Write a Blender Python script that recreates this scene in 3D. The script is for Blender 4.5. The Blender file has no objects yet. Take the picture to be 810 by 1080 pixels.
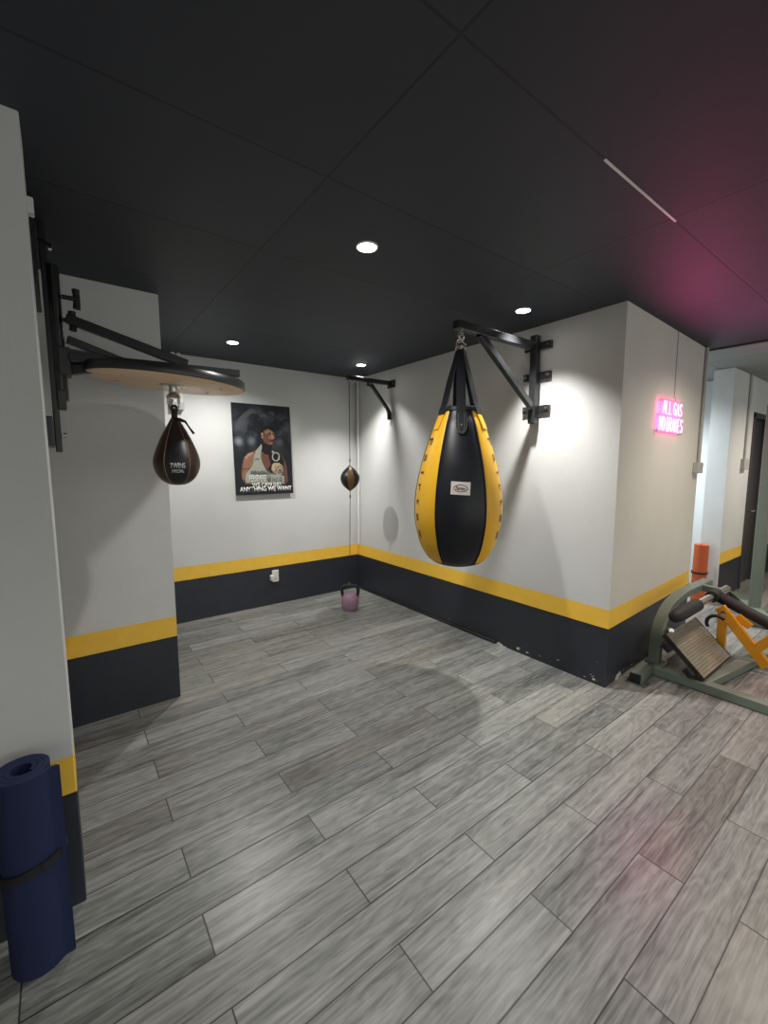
import bpy, bmesh, math, random
from mathutils import Vector, Matrix
random.seed(7)
SC = bpy.context.scene
COL = SC.collection
V = Vector
PI = math.pi

# ------------------------------------------------------------------ room measures (metres)
EYE = 1.45
ZC, ZT, ZB = 2.41, 0.522, 0.395          # ceiling, top and bottom of the yellow band
XR, YB = 2.739, 4.153                    # right wall plane, back wall plane
XE, YO, YE = 4.382, 1.244, 1.327         # far end of the neon wall, its two Y values
XP, YP = 0.508, 2.806                    # rear pier on the left
XN, YN = -0.027, 1.623                   # front pier on the left

# ------------------------------------------------------------------ node helpers
class NT:
    def __init__(s, name):
        s.m = bpy.data.materials.new(name); s.m.use_nodes = True
        s.t = s.m.node_tree; s.n = s.t.nodes; s.l = s.t.links
        s.bsdf = s.n['Principled BSDF']
    def link(s, a, b): s.l.new(a, b)
    def new(s, t): return s.n.new(t)
    def val(s, x, sock):
        if isinstance(x, (int, float)): sock.default_value = x
        elif isinstance(x, (tuple, list)): sock.default_value = x
        else: s.link(x, sock)
    def math(s, op, a, b=None, c=None):
        n = s.new('ShaderNodeMath'); n.operation = op
        s.val(a, n.inputs[0])
        if b is not None: s.val(b, n.inputs[1])
        if c is not None: s.val(c, n.inputs[2])
        return n.outputs[0]
    def comb(s, x, y, z):
        n = s.new('ShaderNodeCombineXYZ')
        for i, q in enumerate((x, y, z)): s.val(q, n.inputs[i])
        return n.outputs[0]
    def pos(s):
        g = s.new('ShaderNodeNewGeometry'); sp = s.new('ShaderNodeSeparateXYZ')
        s.link(g.outputs['Position'], sp.inputs[0])
        return g.outputs['Position'], sp.outputs[0], sp.outputs[1], sp.outputs[2]
    def noise(s, vec, scale, detail=3, rough=0.5, dist=0.0):
        n = s.new('ShaderNodeTexNoise'); s.link(vec, n.inputs['Vector'])
        n.inputs['Scale'].default_value = scale; n.inputs['Detail'].default_value = detail
        n.inputs['Roughness'].default_value = rough; n.inputs['Distortion'].default_value = dist
        return n.outputs['Fac']
    def mix(s, f, a, b, mode='MIX'):
        n = s.new('ShaderNodeMix'); n.data_type = 'RGBA'; n.blend_type = mode
        s.val(f, n.inputs['Factor'])
        for q, i in ((a, 6), (b, 7)):
            if isinstance(q, tuple): n.inputs[i].default_value = (*q[:3], 1)
            else: s.link(q, n.inputs[i])
        return n.outputs[2]
    def ramp(s, f, lo, hi):                       # clamped linear step
        n = s.new('ShaderNodeMapRange'); s.val(f, n.inputs[0])
        n.inputs[1].default_value = lo; n.inputs[2].default_value = hi
        return n.outputs[0]
    def bump(s, h, strength=0.2, dist=0.01):
        n = s.new('ShaderNodeBump'); n.inputs['Strength'].default_value = strength
        n.inputs['Distance'].default_value = dist; s.link(h, n.inputs['Height'])
        s.link(n.outputs[0], s.bsdf.inputs['Normal'])
    def set(s, **k):
        for a, b in k.items():
            s.val((*b, 1) if isinstance(b, tuple) and len(b) == 3 else b, s.bsdf.inputs[a.replace('_', ' ')])

def lin(r, g, b):
    f = lambda c: (c/255/12.92) if c/255 <= 0.04045 else ((c/255+0.055)/1.055)**2.4
    return (f(r), f(g), f(b))

def simple(name, col, rough=0.5, metal=0.0, var=0.12, scale=25, bump=0.0, spec=None, coat=0.0):
    t = NT(name); P, x, y, z = t.pos()
    f = t.noise(P, scale, 3)
    c2 = tuple(max(0, c*(1-var)) for c in col); c3 = tuple(min(1, c*(1+var)) for c in col)
    t.set(Base_Color=t.mix(f, c2, c3), Roughness=t.math('ADD', t.math('MULTIPLY', f, 0.12), rough-0.06), Metallic=metal)
    if spec is not None: t.set(Specular_IOR_Level=spec)
    if coat: t.set(Coat_Weight=coat, Coat_Roughness=0.15)
    if bump: t.bump(t.noise(P, scale*8, 2), bump, 0.004)
    return t.m

def emit(name, col, strength):
    t = NT(name); t.set(Base_Color=(0.0, 0.0, 0.0), Emission_Color=col, Emission_Strength=strength, Roughness=0.5)
    return t.m

# ------------------------------------------------------------------ surface materials
BLACKP, YELLOW, WHITE = lin(44, 47, 56), lin(250, 200, 74), (0.66, 0.67, 0.665)

def wall_mat(name, white=WHITE, chips=False, bands=True):
    t = NT(name); P, x, y, z = t.pos()
    wob = t.math('MULTIPLY', t.math('SUBTRACT', t.noise(P, 9, 2), 0.5), 0.004)
    zz = t.math('ADD', z, wob)
    blot = t.noise(P, 1.7, 4); fine = t.noise(P, 14, 4, 0.6)
    w = t.mix(t.ramp(blot, 0.3, 0.75), tuple(c*0.90 for c in white), white)
    w = t.mix(t.math('MULTIPLY', t.ramp(fine, 0.55, 0.75), 0.25), w, tuple(c*0.86 for c in white))
    if bands:
        ye = t.mix(fine, tuple(c*0.9 for c in YELLOW), tuple(min(1, c*1.08) for c in YELLOW))
        bl = t.mix(fine, tuple(c*0.8 for c in BLACKP), tuple(c*1.25 for c in BLACKP))
        seam = t.ramp(t.math('ABSOLUTE', t.math('SUBTRACT', zz, ZB-0.003)), 0.006, 0.003)
        c = t.mix(t.math('GREATER_THAN', zz, ZT), ye, w)
        c = t.mix(t.math('LESS_THAN', zz, ZB), c, bl)
        c = t.mix(seam, c, (0.012, 0.012, 0.014))
        if chips:
            n1 = t.noise(t.comb(t.math('MULTIPLY', x, 1.0), y, t.math('MULTIPLY', z, 2.2)), 8, 4, 0.6)
            zone = t.ramp(z, 0.13, 0.0)
            msk = t.math('GREATER_THAN', t.math('ADD', n1, t.math('MULTIPLY', zone, 0.15)), 0.725)
            msk = t.math('MULTIPLY', msk, t.math('LESS_THAN', z, 0.16))
            msk = t.math('MULTIPLY', msk, t.math('LESS_THAN', y, 3.0))
            c = t.mix(msk, c, (0.62, 0.61, 0.57))
        t.set(Base_Color=c, Roughness=t.math('ADD', 0.42, t.math('MULTIPLY', t.math('GREATER_THAN', zz, ZT), 0.2)))
    else:
        t.set(Base_Color=w, Roughness=0.6)
    h = t.math('ADD', t.math('MULTIPLY', t.noise(P, 60, 3), 0.5), t.math('MULTIPLY', t.noise(P, 5, 2), 0.7))
    t.bump(h, 0.12, 0.01)
    return t.m

def floor_mat():
    t = NT('wood_plank_tile'); P, x, y, z = t.pos()
    yy = t.math('DIVIDE', t.math('SUBTRACT', y, 0.437), 0.1508)
    row = t.math('FLOOR', yy); fy = t.math('FRACT', t.math('ADD', yy, 100.0))
    par = t.math('FLOORED_MODULO', row, 2.0)
    xx = t.math('DIVIDE', t.math('ADD', t.math('SUBTRACT', x, 0.725), t.math('MULTIPLY', par, 0.455)), 0.91)
    col = t.math('FLOOR', xx); fx = t.math('FRACT', t.math('ADD', xx, 100.0))
    dy = t.math('MULTIPLY', t.math('MINIMUM', fy, t.math('SUBTRACT', 1.0, fy)), 0.1508)
    dx = t.math('MULTIPLY', t.math('MINIMUM', fx, t.math('SUBTRACT', 1.0, fx)), 0.91)
    wn = t.new('ShaderNodeTexWhiteNoise'); wn.noise_dimensions = '3D'
    t.link(t.comb(row, col, 3.7), wn.inputs['Vector'])
    rnd = wn.outputs['Value']
    sp = t.new('ShaderNodeSeparateColor'); t.link(wn.outputs['Color'], sp.inputs[0])
    r1, r2, r3 = sp.outputs[0], sp.outputs[1], sp.outputs[2]
    d = t.math('MINIMUM', t.math('MULTIPLY', dy, t.math('ADD', 0.75, t.math('MULTIPLY', r3, 0.9))), dx)
    grout = t.ramp(d, 0.0030, 0.0012)
    ox, oy = t.math('MULTIPLY', r1, 40.0), t.math('MULTIPLY', r2, 23.0)
    # coarse cathedral figure: rings stretched along the plank
    warp = t.noise(t.comb(t.math('ADD', t.math('MULTIPLY', x, 2.2), ox), t.math('ADD', t.math('MULTIPLY', y, 9.0), oy), 0.0), 1.0, 3, 0.55)
    fig = t.math('FRACT', t.math('MULTIPLY', warp, 9.0))
    fig = t.math('ABSOLUTE', t.math('SUBTRACT', fig, 0.5))
    fine = t.noise(t.comb(t.math('ADD', t.math('MULTIPLY', x, 4.0), ox), t.math('ADD', t.math('MULTIPLY', y, 140.0), oy), 1.0), 1.0, 6, 0.72, 0.1)
    broad = t.noise(t.comb(t.math('ADD', t.math('MULTIPLY', x, 1.3), oy), t.math('ADD', t.math('MULTIPLY', y, 17.0), ox), 2.0), 1.0, 3, 0.55, 0.25)
    mid = t.noise(t.comb(t.math('ADD', t.math('MULTIPLY', x, 2.3), oy), t.math('ADD', t.math('MULTIPLY', y, 55.0), ox), 2.0), 1.0, 5, 0.68, 0.2)
    g = t.math('ADD', t.math('MULTIPLY', fine, 0.50), t.math('MULTIPLY', broad, 0.36))
    g = t.math('ADD', g, t.math('MULTIPLY', mid, 0.52))
    g = t.math('ADD', g, t.math('MULTIPLY', fig, 0.20))
    g = t.math('ADD', g, t.math('MULTIPLY', t.math('SUBTRACT', rnd, 0.5), 0.13))
    k = t.ramp(g, 0.50, 1.02)
    base = t.mix(k, lin(62, 65, 65), lin(170, 172, 168))
    tint = t.mix(t.math('MULTIPLY', t.ramp(r3, 0.72, 1.0), 0.35), base, t.mix(k, lin(72, 66, 61), lin(160, 150, 139)))
    knot = t.ramp(t.noise(t.comb(t.math('ADD', t.math('MULTIPLY', x, 3.0), ox), t.math('MULTIPLY', y, 10.0), 5.0), 2.6, 2), 0.74, 0.80)
    tint = t.mix(t.math('MULTIPLY', knot, 0.55), tint, lin(70, 68, 64))
    c = t.mix(t.math('MULTIPLY', grout, 0.92), tint, lin(38, 38, 36))
    t.set(Base_Color=c, Roughness=t.math('ADD', 0.26, t.math('MULTIPLY', fine, 0.13)), Specular_IOR_Level=0.36)
    h = t.math('SUBTRACT', t.math('MULTIPLY', g, 0.35), grout)
    t.bump(h, 0.25, 0.0025)
    return t.m

def ceiling_mat(name, base, gx, gy, x0, y0, line):
    t = NT(name); P, x, y, z = t.pos()
    fx = t.math('FRACT', t.math('ADD', t.math('DIVIDE', t.math('SUBTRACT', x, x0), gx), 100.0))
    fy = t.math('FRACT', t.math('ADD', t.math('DIVIDE', t.math('SUBTRACT', y, y0), gy), 100.0))
    dx = t.math('MULTIPLY', t.math('MINIMUM', fx, t.math('SUBTRACT', 1.0, fx)), gx)
    dy = t.math('MULTIPLY', t.math('MINIMUM', fy, t.math('SUBTRACT', 1.0, fy)), gy)
    d = t.math('MINIMUM', dx, dy)
    m = t.ramp(d, 0.006, 0.003)
    wn = t.new('ShaderNodeTexWhiteNoise')
    t.link(t.comb(t.math('FLOOR', t.math('DIVIDE', t.math('SUBTRACT', x, x0), gx)), t.math('FLOOR', t.math('DIVIDE', t.math('SUBTRACT', y, y0), gy)), 1.0), wn.inputs['Vector'])
    f = t.math('ADD', t.math('MULTIPLY', wn.outputs['Value'], 0.5), t.math('MULTIPLY', t.noise(P, 6, 4), 0.5))
    c = t.mix(f, tuple(q*0.82 for q in base), tuple(q*1.18 for q in base))
    c = t.mix(m, c, tuple(q*line for q in base))
    t.set(Base_Color=c, Roughness=0.62, Specular_IOR_Level=0.35)
    t.bump(t.math('SUBTRACT', t.math('MULTIPLY', t.noise(P, 90, 2), 0.3), m), 0.3, 0.004)
    return t.m

M = {}
M['wall'] = wall_mat('painted_wall')
M['wall_chipped'] = wall_mat('painted_wall_chipped', chips=True)
M['wall_warm_lit'] = wall_mat('painted_wall_warm_lit', white=(0.66, 0.635, 0.585), chips=True)  # warm light on the sign wall is tinted into this copy's white
M['wall_plain'] = wall_mat('plain_white_wall', bands=False)
M['floor'] = floor_mat()
M['ceil'] = ceiling_mat('black_ceiling_tile', (0.037, 0.042, 0.055), 1.2, 0.6, 0.78, 0.75, 0.55)
M['ceil_grey'] = ceiling_mat('grey_ceiling_tile', (0.27, 0.29, 0.28), 1.2, 0.6, 5.0, 1.52, 0.5)
M['blackmetal'] = simple('black_powder_coat', (0.016, 0.017, 0.019), 0.33, 0.0, 0.2, spec=0.6)
M['blackmetal_gloss'] = simple('black_gloss_steel', (0.014, 0.015, 0.017), 0.22, 0.0, 0.2, spec=0.8)
M['steel'] = simple('bare_steel', (0.55, 0.53, 0.50), 0.28, 1.0, 0.1)
M['chrome'] = simple('chrome', (0.80, 0.76, 0.68), 0.22, 1.0, 0.06)
M['blackplastic'] = simple('black_plastic', (0.012, 0.012, 0.013), 0.45)
M['rubber'] = simple('black_rubber', (0.011, 0.012, 0.014), 0.62)
M['greysteel'] = simple('grey_green_paint', lin(112, 124, 112), 0.4, 0.0, 0.1, 12)
M['yellowpaint'] = simple('yellow_paint', lin(226, 158, 34), 0.38, 0.0, 0.1, 12)
M['whiteplastic'] = simple('white_plastic', (0.72, 0.72, 0.70), 0.4, 0, 0.05)
M['greyplastic'] = simple('grey_plastic', (0.42, 0.42, 0.40), 0.45, 0, 0.05)
M['doorpaint'] = simple('dark_door_paint', (0.045, 0.043, 0.045), 0.5, 0, 0.15, 6)
M['cable'] = simple('thin_grey_cable', (0.30, 0.29, 0.27), 0.5)

# ------------------------------------------------------------------ mesh helpers
def base_of(o):
    v = V((0, 0, 0))
    while o is not None: v += o.location; o = o.parent
    return v
def obj(name, bm, mat, parent=None, smooth=None, bevel=0.0, seg=2, sub=0):
    """links bm (built in room coordinates) as one mesh object"""
    if parent is not None: bmesh.ops.translate(bm, verts=bm.verts, vec=-base_of(parent))
    bmesh.ops.recalc_face_normals(bm, faces=bm.faces)
    me = bpy.data.meshes.new(name); bm.to_mesh(me); bm.free()
    for m in (mat if isinstance(mat, (list, tuple)) else [mat]): me.materials.append(m)
    if smooth is not None:
        for p in me.polygons: p.use_smooth = True
        if smooth < 180:
            try: me.set_sharp_from_angle(angle=math.radians(smooth))
            except Exception: pass
    o = bpy.data.objects.new(name, me); COL.objects.link(o)
    if parent is not None: o.parent = parent
    if bevel:
        b = o.modifiers.new('bevel', 'BEVEL'); b.width = bevel; b.segments = seg; b.limit_method = 'ANGLE'; b.angle_limit = math.radians(40)
    if sub:
        s = o.modifiers.new('sub', 'SUBSURF'); s.levels = sub; s.render_levels = sub
    return o
def tag(o, label, cat, group=None):
    o['label'] = label; o['category'] = cat
    if group: o['group'] = group
    return o
def thing(name, label, cat, loc, group=None):
    o = bpy.data.objects.new(name, None); COL.objects.link(o); o.location = loc
    o.empty_display_size = 0.05
    return tag(o, label, cat, group)
def struct(o): o['kind'] = 'structure'; return o
def B(): return bmesh.new()
def box(bm, lo, hi):
    lo, hi = V(lo), V(hi)
    vs = [bm.verts.new((x, y, z)) for x in (lo.x, hi.x) for y in (lo.y, hi.y) for z in (lo.z, hi.z)]
    for q in ((0,1,3,2),(4,6,7,5),(0,4,5,1),(2,3,7,6),(0,2,6,4),(1,5,7,3)): bm.faces.new([vs[i] for i in q])
    return bm
def bar(bm, a, b, w, h, up=(0, 0, 1)):
    a, b = V(a), V(b); d = (b-a).normalized(); s = d.cross(V(up))
    if s.length < 1e-4: s = d.cross(V((1, 0, 0)))
    s.normalize(); u = s.cross(d).normalized()
    vs = [bm.verts.new(p + s*(i*w/2) + u*(j*h/2)) for p in (a, b) for i, j in ((-1,-1),(1,-1),(1,1),(-1,1))]
    for q in ((0,1,2,3),(7,6,5,4),(0,4,5,1),(1,5,6,2),(2,6,7,3),(3,7,4,0)): bm.faces.new([vs[i] for i in q])
    return bm
def sweep(bm, pts, r, n=10, sec=None, up=None, closed=False):
    """round (or given-section) tube along a polyline; r may be a list"""
    pts = [V(p) for p in pts]; N = len(pts)
    rs = r if isinstance(r, (list, tuple)) else [r]*N
    tang = []
    for i in range(N):
        if closed: t = pts[(i+1) % N]-pts[i-1]
        else: t = pts[min(i+1, N-1)]-pts[max(i-1, 0)]
        tang.append(t.normalized())
    ref = V(up) if up else (V((0,0,1)) if abs(tang[0].z) < 0.9 else V((1,0,0)))
    rings = []; s = None
    for i in range(N):
        if s is None or up: s = tang[i].cross(ref)
        else: s = s - tang[i]*s.dot(tang[i])
        s.normalize(); u = s.cross(tang[i]).normalized()
        if sec: ring = [bm.verts.new(pts[i]+s*a*rs[i]+u*b*rs[i]) for a, b in sec]
        else: ring = [bm.verts.new(pts[i]+(s*math.cos(2*PI*k/n)+u*math.sin(2*PI*k/n))*rs[i]) for k in range(n)]
        rings.append(ring)
    m = len(rings[0])
    for i in range(N if closed else N-1):
        A, Bq = rings[i], rings[(i+1) % N]
        for k in range(m): bm.faces.new((A[k], A[(k+1) % m], Bq[(k+1) % m], Bq[k]))
    if not closed:
        bm.faces.new(rings[0]); bm.faces.new(list(reversed(rings[-1])))
    return bm
def lathe(bm, prof, c, n=32, cap=True, mi=None):
    """prof: (r,z) list from bottom to top around the vertical axis at c=(x,y)"""
    rings = []
    for r, z in prof:
        rings.append([bm.verts.new((c[0]+r*math.cos(2*PI*k/n), c[1]+r*math.sin(2*PI*k/n), z)) for k in range(n)])
    for i in range(len(rings)-1):
        for k in range(n):
            f = bm.faces.new((rings[i][k], rings[i][(k+1) % n], rings[i+1][(k+1) % n], rings[i+1][k]))
            if mi: f.material_index = mi((k+0.5)*2*PI/n, i)
    if cap:
        bm.faces.new(list(reversed(rings[0]))); bm.faces.new(rings[-1])
    return bm
def prism(bm, poly, z0, z1):
    a = [bm.verts.new((x, y, z0)) for x, y in poly]; b = [bm.verts.new((x, y, z1)) for x, y in poly]
    n = len(poly)
    for i in range(n): bm.faces.new((a[i], a[(i+1) % n], b[(i+1) % n], b[i]))
    bm.faces.new(list(reversed(a))); bm.faces.new(b)
    return bm
def extrude_poly(bm, pts, vec, mi=0):
    """closed slab: planar polygon pts pushed along vec"""
    vec = V(vec)
    a = [bm.verts.new(V(p)) for p in pts]; b = [bm.verts.new(V(p)+vec) for p in pts]
    n = len(a)
    fs = [bm.faces.new((a[i], a[(i+1) % n], b[(i+1) % n], b[i])) for i in range(n)]
    fs += [bm.faces.new(list(reversed(a))), bm.faces.new(b)]
    for f in fs: f.material_index = mi
    return bm
def cyl(bm, a, b, r, n=20, r2=None): return sweep(bm, [a, b], [r, r if r2 is None else r2], n)
def torus(bm, c, axis, R, r, n=20, m=8, sx=1.0):
    axis = V(axis).normalized(); u = axis.orthogonal().normalized(); w = axis.cross(u)
    return sweep(bm, [V(c)+u*R*math.cos(2*PI*k/n)+w*R*sx*math.sin(2*PI*k/n) for k in range(n)], r, m, closed=True)
def arc(c, u, w, R, a0, a1, n):
    c, u, w = V(c), V(u), V(w)
    return [c+u*R*math.cos(a0+(a1-a0)*i/n)+w*R*math.sin(a0+(a1-a0)*i/n) for i in range(n+1)]
def fillet(pts, rad, n=6):
    pts = [V(p) for p in pts]; out = [pts[0]]
    for i in range(1, len(pts)-1):
        a, b, c = pts[i-1], pts[i], pts[i+1]
        k = min(rad, (a-b).length*0.48, (c-b).length*0.48)
        p, q = b+(a-b).normalized()*k, b+(c-b).normalized()*k
        for j in range(n+1):
            t = j/n; out.append(p*(1-t)**2+b*2*t*(1-t)+q*t*t)
    out.append(pts[-1]); return out
SQ = [(-1,-1),(1,-1),(1,1),(-1,1)]
def text_bm(body, size=1.0, shear=0.0, bold=0.0, space=1.0, width=None, height=None):
    """text as flat triangles in x,y centred on the origin; optional fit to width and height"""
    cu = bpy.data.curves.new('writing', 'FONT'); cu.body = body; cu.size = size; cu.shear = shear
    cu.offset = bold; cu.space_character = space; cu.resolution_u = 4; cu.align_x = 'CENTER'
    o = bpy.data.objects.new('writing', cu); COL.objects.link(o)
    dg = bpy.context.evaluated_depsgraph_get(); dg.update()
    me = o.evaluated_get(dg).to_mesh(); bm = bmesh.new(); bm.from_mesh(me); o.evaluated_get(dg).to_mesh_clear()
    bpy.data.objects.remove(o); bpy.data.curves.remove(cu)
    xs = [v.co.x for v in bm.verts]; ys = [v.co.y for v in bm.verts]
    cx, cy = (min(xs)+max(xs))/2, (min(ys)+max(ys))/2
    kx = (width/(max(xs)-min(xs))) if width else 1; ky = (height/(max(ys)-min(ys))) if height else kx
    for v in bm.verts: v.co = V(((v.co.x-cx)*kx, (v.co.y-cy)*ky, 0))
    return bm
def thicken(bm, fn, t):
    """maps flat text through fn(u,v,depth) giving it real thickness t"""
    geom = bmesh.ops.extrude_face_region(bm, geom=list(bm.faces))
    top = {v for v in geom['geom'] if isinstance(v, bmesh.types.BMVert)}
    for v in bm.verts: v.co = fn(v.co.x, v.co.y, t if v in top else 0.0)
    return bm
def merge(dst, src, mi=None):
    me = bpy.data.meshes.new('tmp'); src.to_mesh(me); src.free(); n = len(dst.faces)
    dst.from_mesh(me); bpy.data.meshes.remove(me); dst.faces.ensure_lookup_table()
    if mi is not None:
        for f in dst.faces[n:]: f.material_index = mi
    return dst
def copy_tree(o, parent=None):
    c = o.copy(); COL.objects.link(c); c.parent = parent
    for ch in list(o.children): copy_tree(ch, c)
    return c

# ------------------------------------------------------------------ the setting
struct(obj('floor', box(B(), (-1.6, -3.2, -0.1), (8.2, 4.6, 0)), M['floor']))
struct(obj('ceiling', box(B(), (-1.6, -3.2, ZC), (4.45, 4.6, ZC+0.1)), M['ceil']))
struct(obj('ceiling_rear', box(B(), (4.47, -3.2, ZC+0.005), (8.2, 4.6, ZC+0.1)), M['ceil_grey']))
struct(obj('trim_1', box(B(), (4.435, -3.2, ZC-0.012), (4.475, 4.6, ZC+0.02)), M['blackmetal']))
struct(obj('wall_back', box(B(), (-0.1, YB, 0), (XR+0.05, YB+0.12, ZC)), M['wall']))
nrm = V((YE-YO, -(XE-XR), 0)).normalized()             # outward normal of the neon wall, toward the camera side
def neon_y(x): return YO+(x-XR)*(YE-YO)/(XE-XR)
struct(obj('wall_right', prism(B(), [(XR, YO), (XR+0.1, neon_y(XR+0.1)+0.12), (XR+0.1, YB+0.1), (XR, YB)], 0, ZC), M['wall_chipped']))
struct(obj('wall_front_right', prism(B(), [(XR, YO), (XE, YE), (XE, YE+0.12), (XR+0.1, neon_y(XR+0.1)+0.12)], 0, ZC), M['wall_warm_lit']))
struct(obj('wall_hall_left', box(B(), (XE-0.1, YE+0.12, 0), (XE, 4.1, ZC)), M['wall_plain']))
struct(obj('wall_hall_back', box(B(), (XE-0.1, 4.1, 0), (6.2, 4.2, ZC)), M['wall_plain']))
struct(obj('wall_hall_right', box(B(), (6.09, 1.56, 0), (6.2, 4.1, ZC)), M['wall_plain']))
# left side: two piers with a recess between them
struct(obj('wall_left_front', prism(B(), [(-1.6, YN), (XN-0.004, YN), (XN, YN+0.004), (XN, 1.78), (-1.6, 1.78)], 0, ZC), M['wall']))
struct(obj('wall_left', box(B(), (-0.2, 1.78, 0), (-0.0905, YP, ZC)), M['wall']))
struct(obj('wall_left_rear', box(B(), (-0.2, YP, 0), (XP, 3.35, ZC)), M['wall']))
struct(obj('wall_left_corner', box(B(), (-0.2, 3.35, 0), (-0.1, YB+0.12, ZC)), M['wall']))
# the room stays open toward the gym behind, letting in added world fill light
struct(obj('wall_left_entry', box(B(), (-1.7, -3.2, 0), (-1.6, 1.78, ZC+0.1)), M['wall']))
struct(obj('wall_far_right', box(B(), (8.2, -3.2, 0), (8.3, 4.6, ZC+0.1)), M['wall']))
# skirting on the right wall and pale floor edge
struct(obj('baseboard_right', box(B(), (XR-0.020, 2.12, 0), (XR, YB-0.005, 0.024)), M['blackmetal'], bevel=0.004))
# exposed white tee bar in the ceiling
struct(obj('trim_2', box(B(), (1.44, 0.7465, ZC-0.004), (2.015, 0.7535, ZC+0.001)), M['whiteplastic']))
# small conduit stub on the front pier's edge
struct(obj('trim_3', box(B(), (XN-0.001, YN+0.01, 2.158), (XN+0.016, YN+0.04, 2.202)), M['wall_plain'], bevel=0.003))
# hall wall with door at the far right
XD0, XD1 = 6.24, 6.93
hb = B()
box(hb, (5.47, 1.40, 0), (XD0, 1.56, ZC)); box(hb, (XD0, 1.40, 2.03), (XD1, 1.56, ZC)); box(hb, (XD1, 1.40, 0), (8.2, 1.56, ZC))
struct(obj('wall_hall_front', hb, M['wall']))
struct(obj('wall_hall_pier', box(B(), (5.44, 1.396, 0), (5.47, 1.57, ZC)), M['wall_plain']))
fr = B()
for lo, hi in (((XD0, 1.39, 0), (XD0+0.06, 1.56, 2.03)), ((XD1-0.06, 1.39, 0), (XD1, 1.56, 2.03)), ((XD0, 1.39, 1.97), (XD1, 1.56, 2.03))): box(fr, lo, hi)
d1 = struct(obj('door_1', box(B(), (XD0+0.06, 1.45, 0.01), (XD1-0.06, 1.50, 1.97)), M['doorpaint'], bevel=0.004))
obj('door_frame', fr, M['doorpaint'], d1, bevel=0.004)
hd = B(); cyl(hd, (6.44, 1.45, 0.90), (6.44, 1.385, 0.90), 0.012, 12); sweep(hd, fillet([(6.44, 1.39, 0.90), (6.56, 1.385, 0.90)], 0.01), 0.010, 10)
cyl(hd, (6.44, 1.452, 0.90), (6.44, 1.442, 0.90), 0.028, 20)
obj('door_handle', hd, M['chrome'], d1, smooth=40)

# ------------------------------------------------------------------ lamps
M['lens'] = emit('lamp_lens', (1.0, 0.97, 0.90), 22.0)
def make_downlight(loc):
    t = thing('ceiling_downlight', 'x', 'downlight', (loc[0], loc[1], ZC))
    b = B(); c = (loc[0], loc[1])
    lathe(b, [(0.041, ZC-0.002), (0.043, ZC-0.006), (0.047, ZC-0.006), (0.050, ZC-0.001), (0.050, ZC+0.001), (0.041, ZC+0.001)], c, 32, cap=False)
    obj('trim_ring', b, M['whiteplastic'], t, smooth=40)
    b = B(); lathe(b, [(0.0415, ZC-0.0045), (0.0415, ZC-0.0005)], c, 32)
    obj('lens', b, M['lens'], t)
    ld = bpy.data.lights.new('lamp_spot', 'SPOT'); ld.energy = 100; ld.color = (1.0, 0.955, 0.86)
    ld.spot_size = math.radians(150); ld.spot_blend = 1.0; ld.shadow_soft_size = 0.028
    lo = bpy.data.objects.new('lamp_spot', ld); COL.objects.link(lo); lo.parent = t; lo.location = (0, 0, -0.035)
    return t
LAMPS = [((1.15, 1.65), 'bright round ceiling downlight nearest the middle of the black ceiling', 54, 0),
         ((2.38, 1.71), 'round ceiling downlight beside the arm that holds the big teardrop bag', 116, 0),
         ((1.15, 3.51), 'round ceiling downlight above and behind the speed bag board, left of the poster', 76, 0),
         ((2.39, 3.54), 'small round ceiling downlight in the back corner above the thin bracket', 100, 0),
         ((0.15, -1.00), 'added ceiling downlight behind the viewer, filling the left piers from the front', 90, 0),  # added lamp, set back to light the piers more than the floor
         ((1.15, -0.90), 'ceiling downlight behind the viewer in the middle row', 10, 0),
         ((2.75, -0.35), 'ceiling downlight behind the viewer facing the outer corner', 16, 1),
         ((3.70, 0.50), 'added warm ceiling downlight out of view, brightening the wall with the glowing sign', 68, 1),  # added lamp, kept out of frame, lifts the sign wall and machine
         ((5.9, 0.45), 'ceiling downlight above the floor in front of the dark door', 100, 1),
         ((5.15, 2.3), 'ceiling downlight inside the hall beyond the sign wall', 210, 2)]
first = None
for (x, y), lab, en, warm in LAMPS:
    t = make_downlight((x, y)) if first is None else copy_tree(first)
    if first is None: first = t
    t.location = (x, y, ZC)
    close = (x, y) in ((2.38, 1.71), (2.39, 3.54))
    t['label'] = lab; t['group'] = 'round ceiling downlights'
    for ch in t.children:
        if ch.type == 'LIGHT':
            ch.data = ch.data.copy(); ch.data.energy = en
            ch.data.spot_size = math.radians(102 if close else 150)
            ch.data.color = ((1.0, 0.975, 0.925), (1.0, 0.89, 0.73), (0.86, 0.95, 1.0))[warm]

# ------------------------------------------------------------------ speed bag platform on the left
CX, CY = 0.412, 2.133; ZD = 1.803; RD = 0.312
VD = V((CX, CY, 0)).normalized()
def lean(bm, k=0.045, kl=-0.055):
    """the board hangs slightly out of level, its far edge a little higher"""
    for v in bm.verts: v.co.z += k*((v.co.x-CX)*VD.x+(v.co.y-CY)*VD.y)+kl*((v.co.x-CX)*VD.y-(v.co.y-CY)*VD.x)
    return bm
plat = thing('speed_bag_platform', 'wall-mounted round wooden speed bag board on a black steel bracket, at left', 'speed bag platform', (-0.02, CY, 1.53))
M['wood'] = None
t = NT('birch_board'); P, x, y, z = t.pos()
f = t.noise(t.comb(t.math('MULTIPLY', x, 3.0), t.math('MULTIPLY', y, 22.0), z), 1.0, 4, 0.6, 0.6)
t.set(Base_Color=t.mix(f, lin(226, 186, 146), lin(246, 216, 182)), Roughness=0.42); M['wood'] = t.m
obj('round_board', lean(lathe(B(), [(RD-0.006, ZD), (RD, ZD+0.004), (RD, ZD+0.024), (RD-0.006, ZD+0.026)], (CX, CY), 96)), M['wood'], plat, smooth=40)
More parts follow.
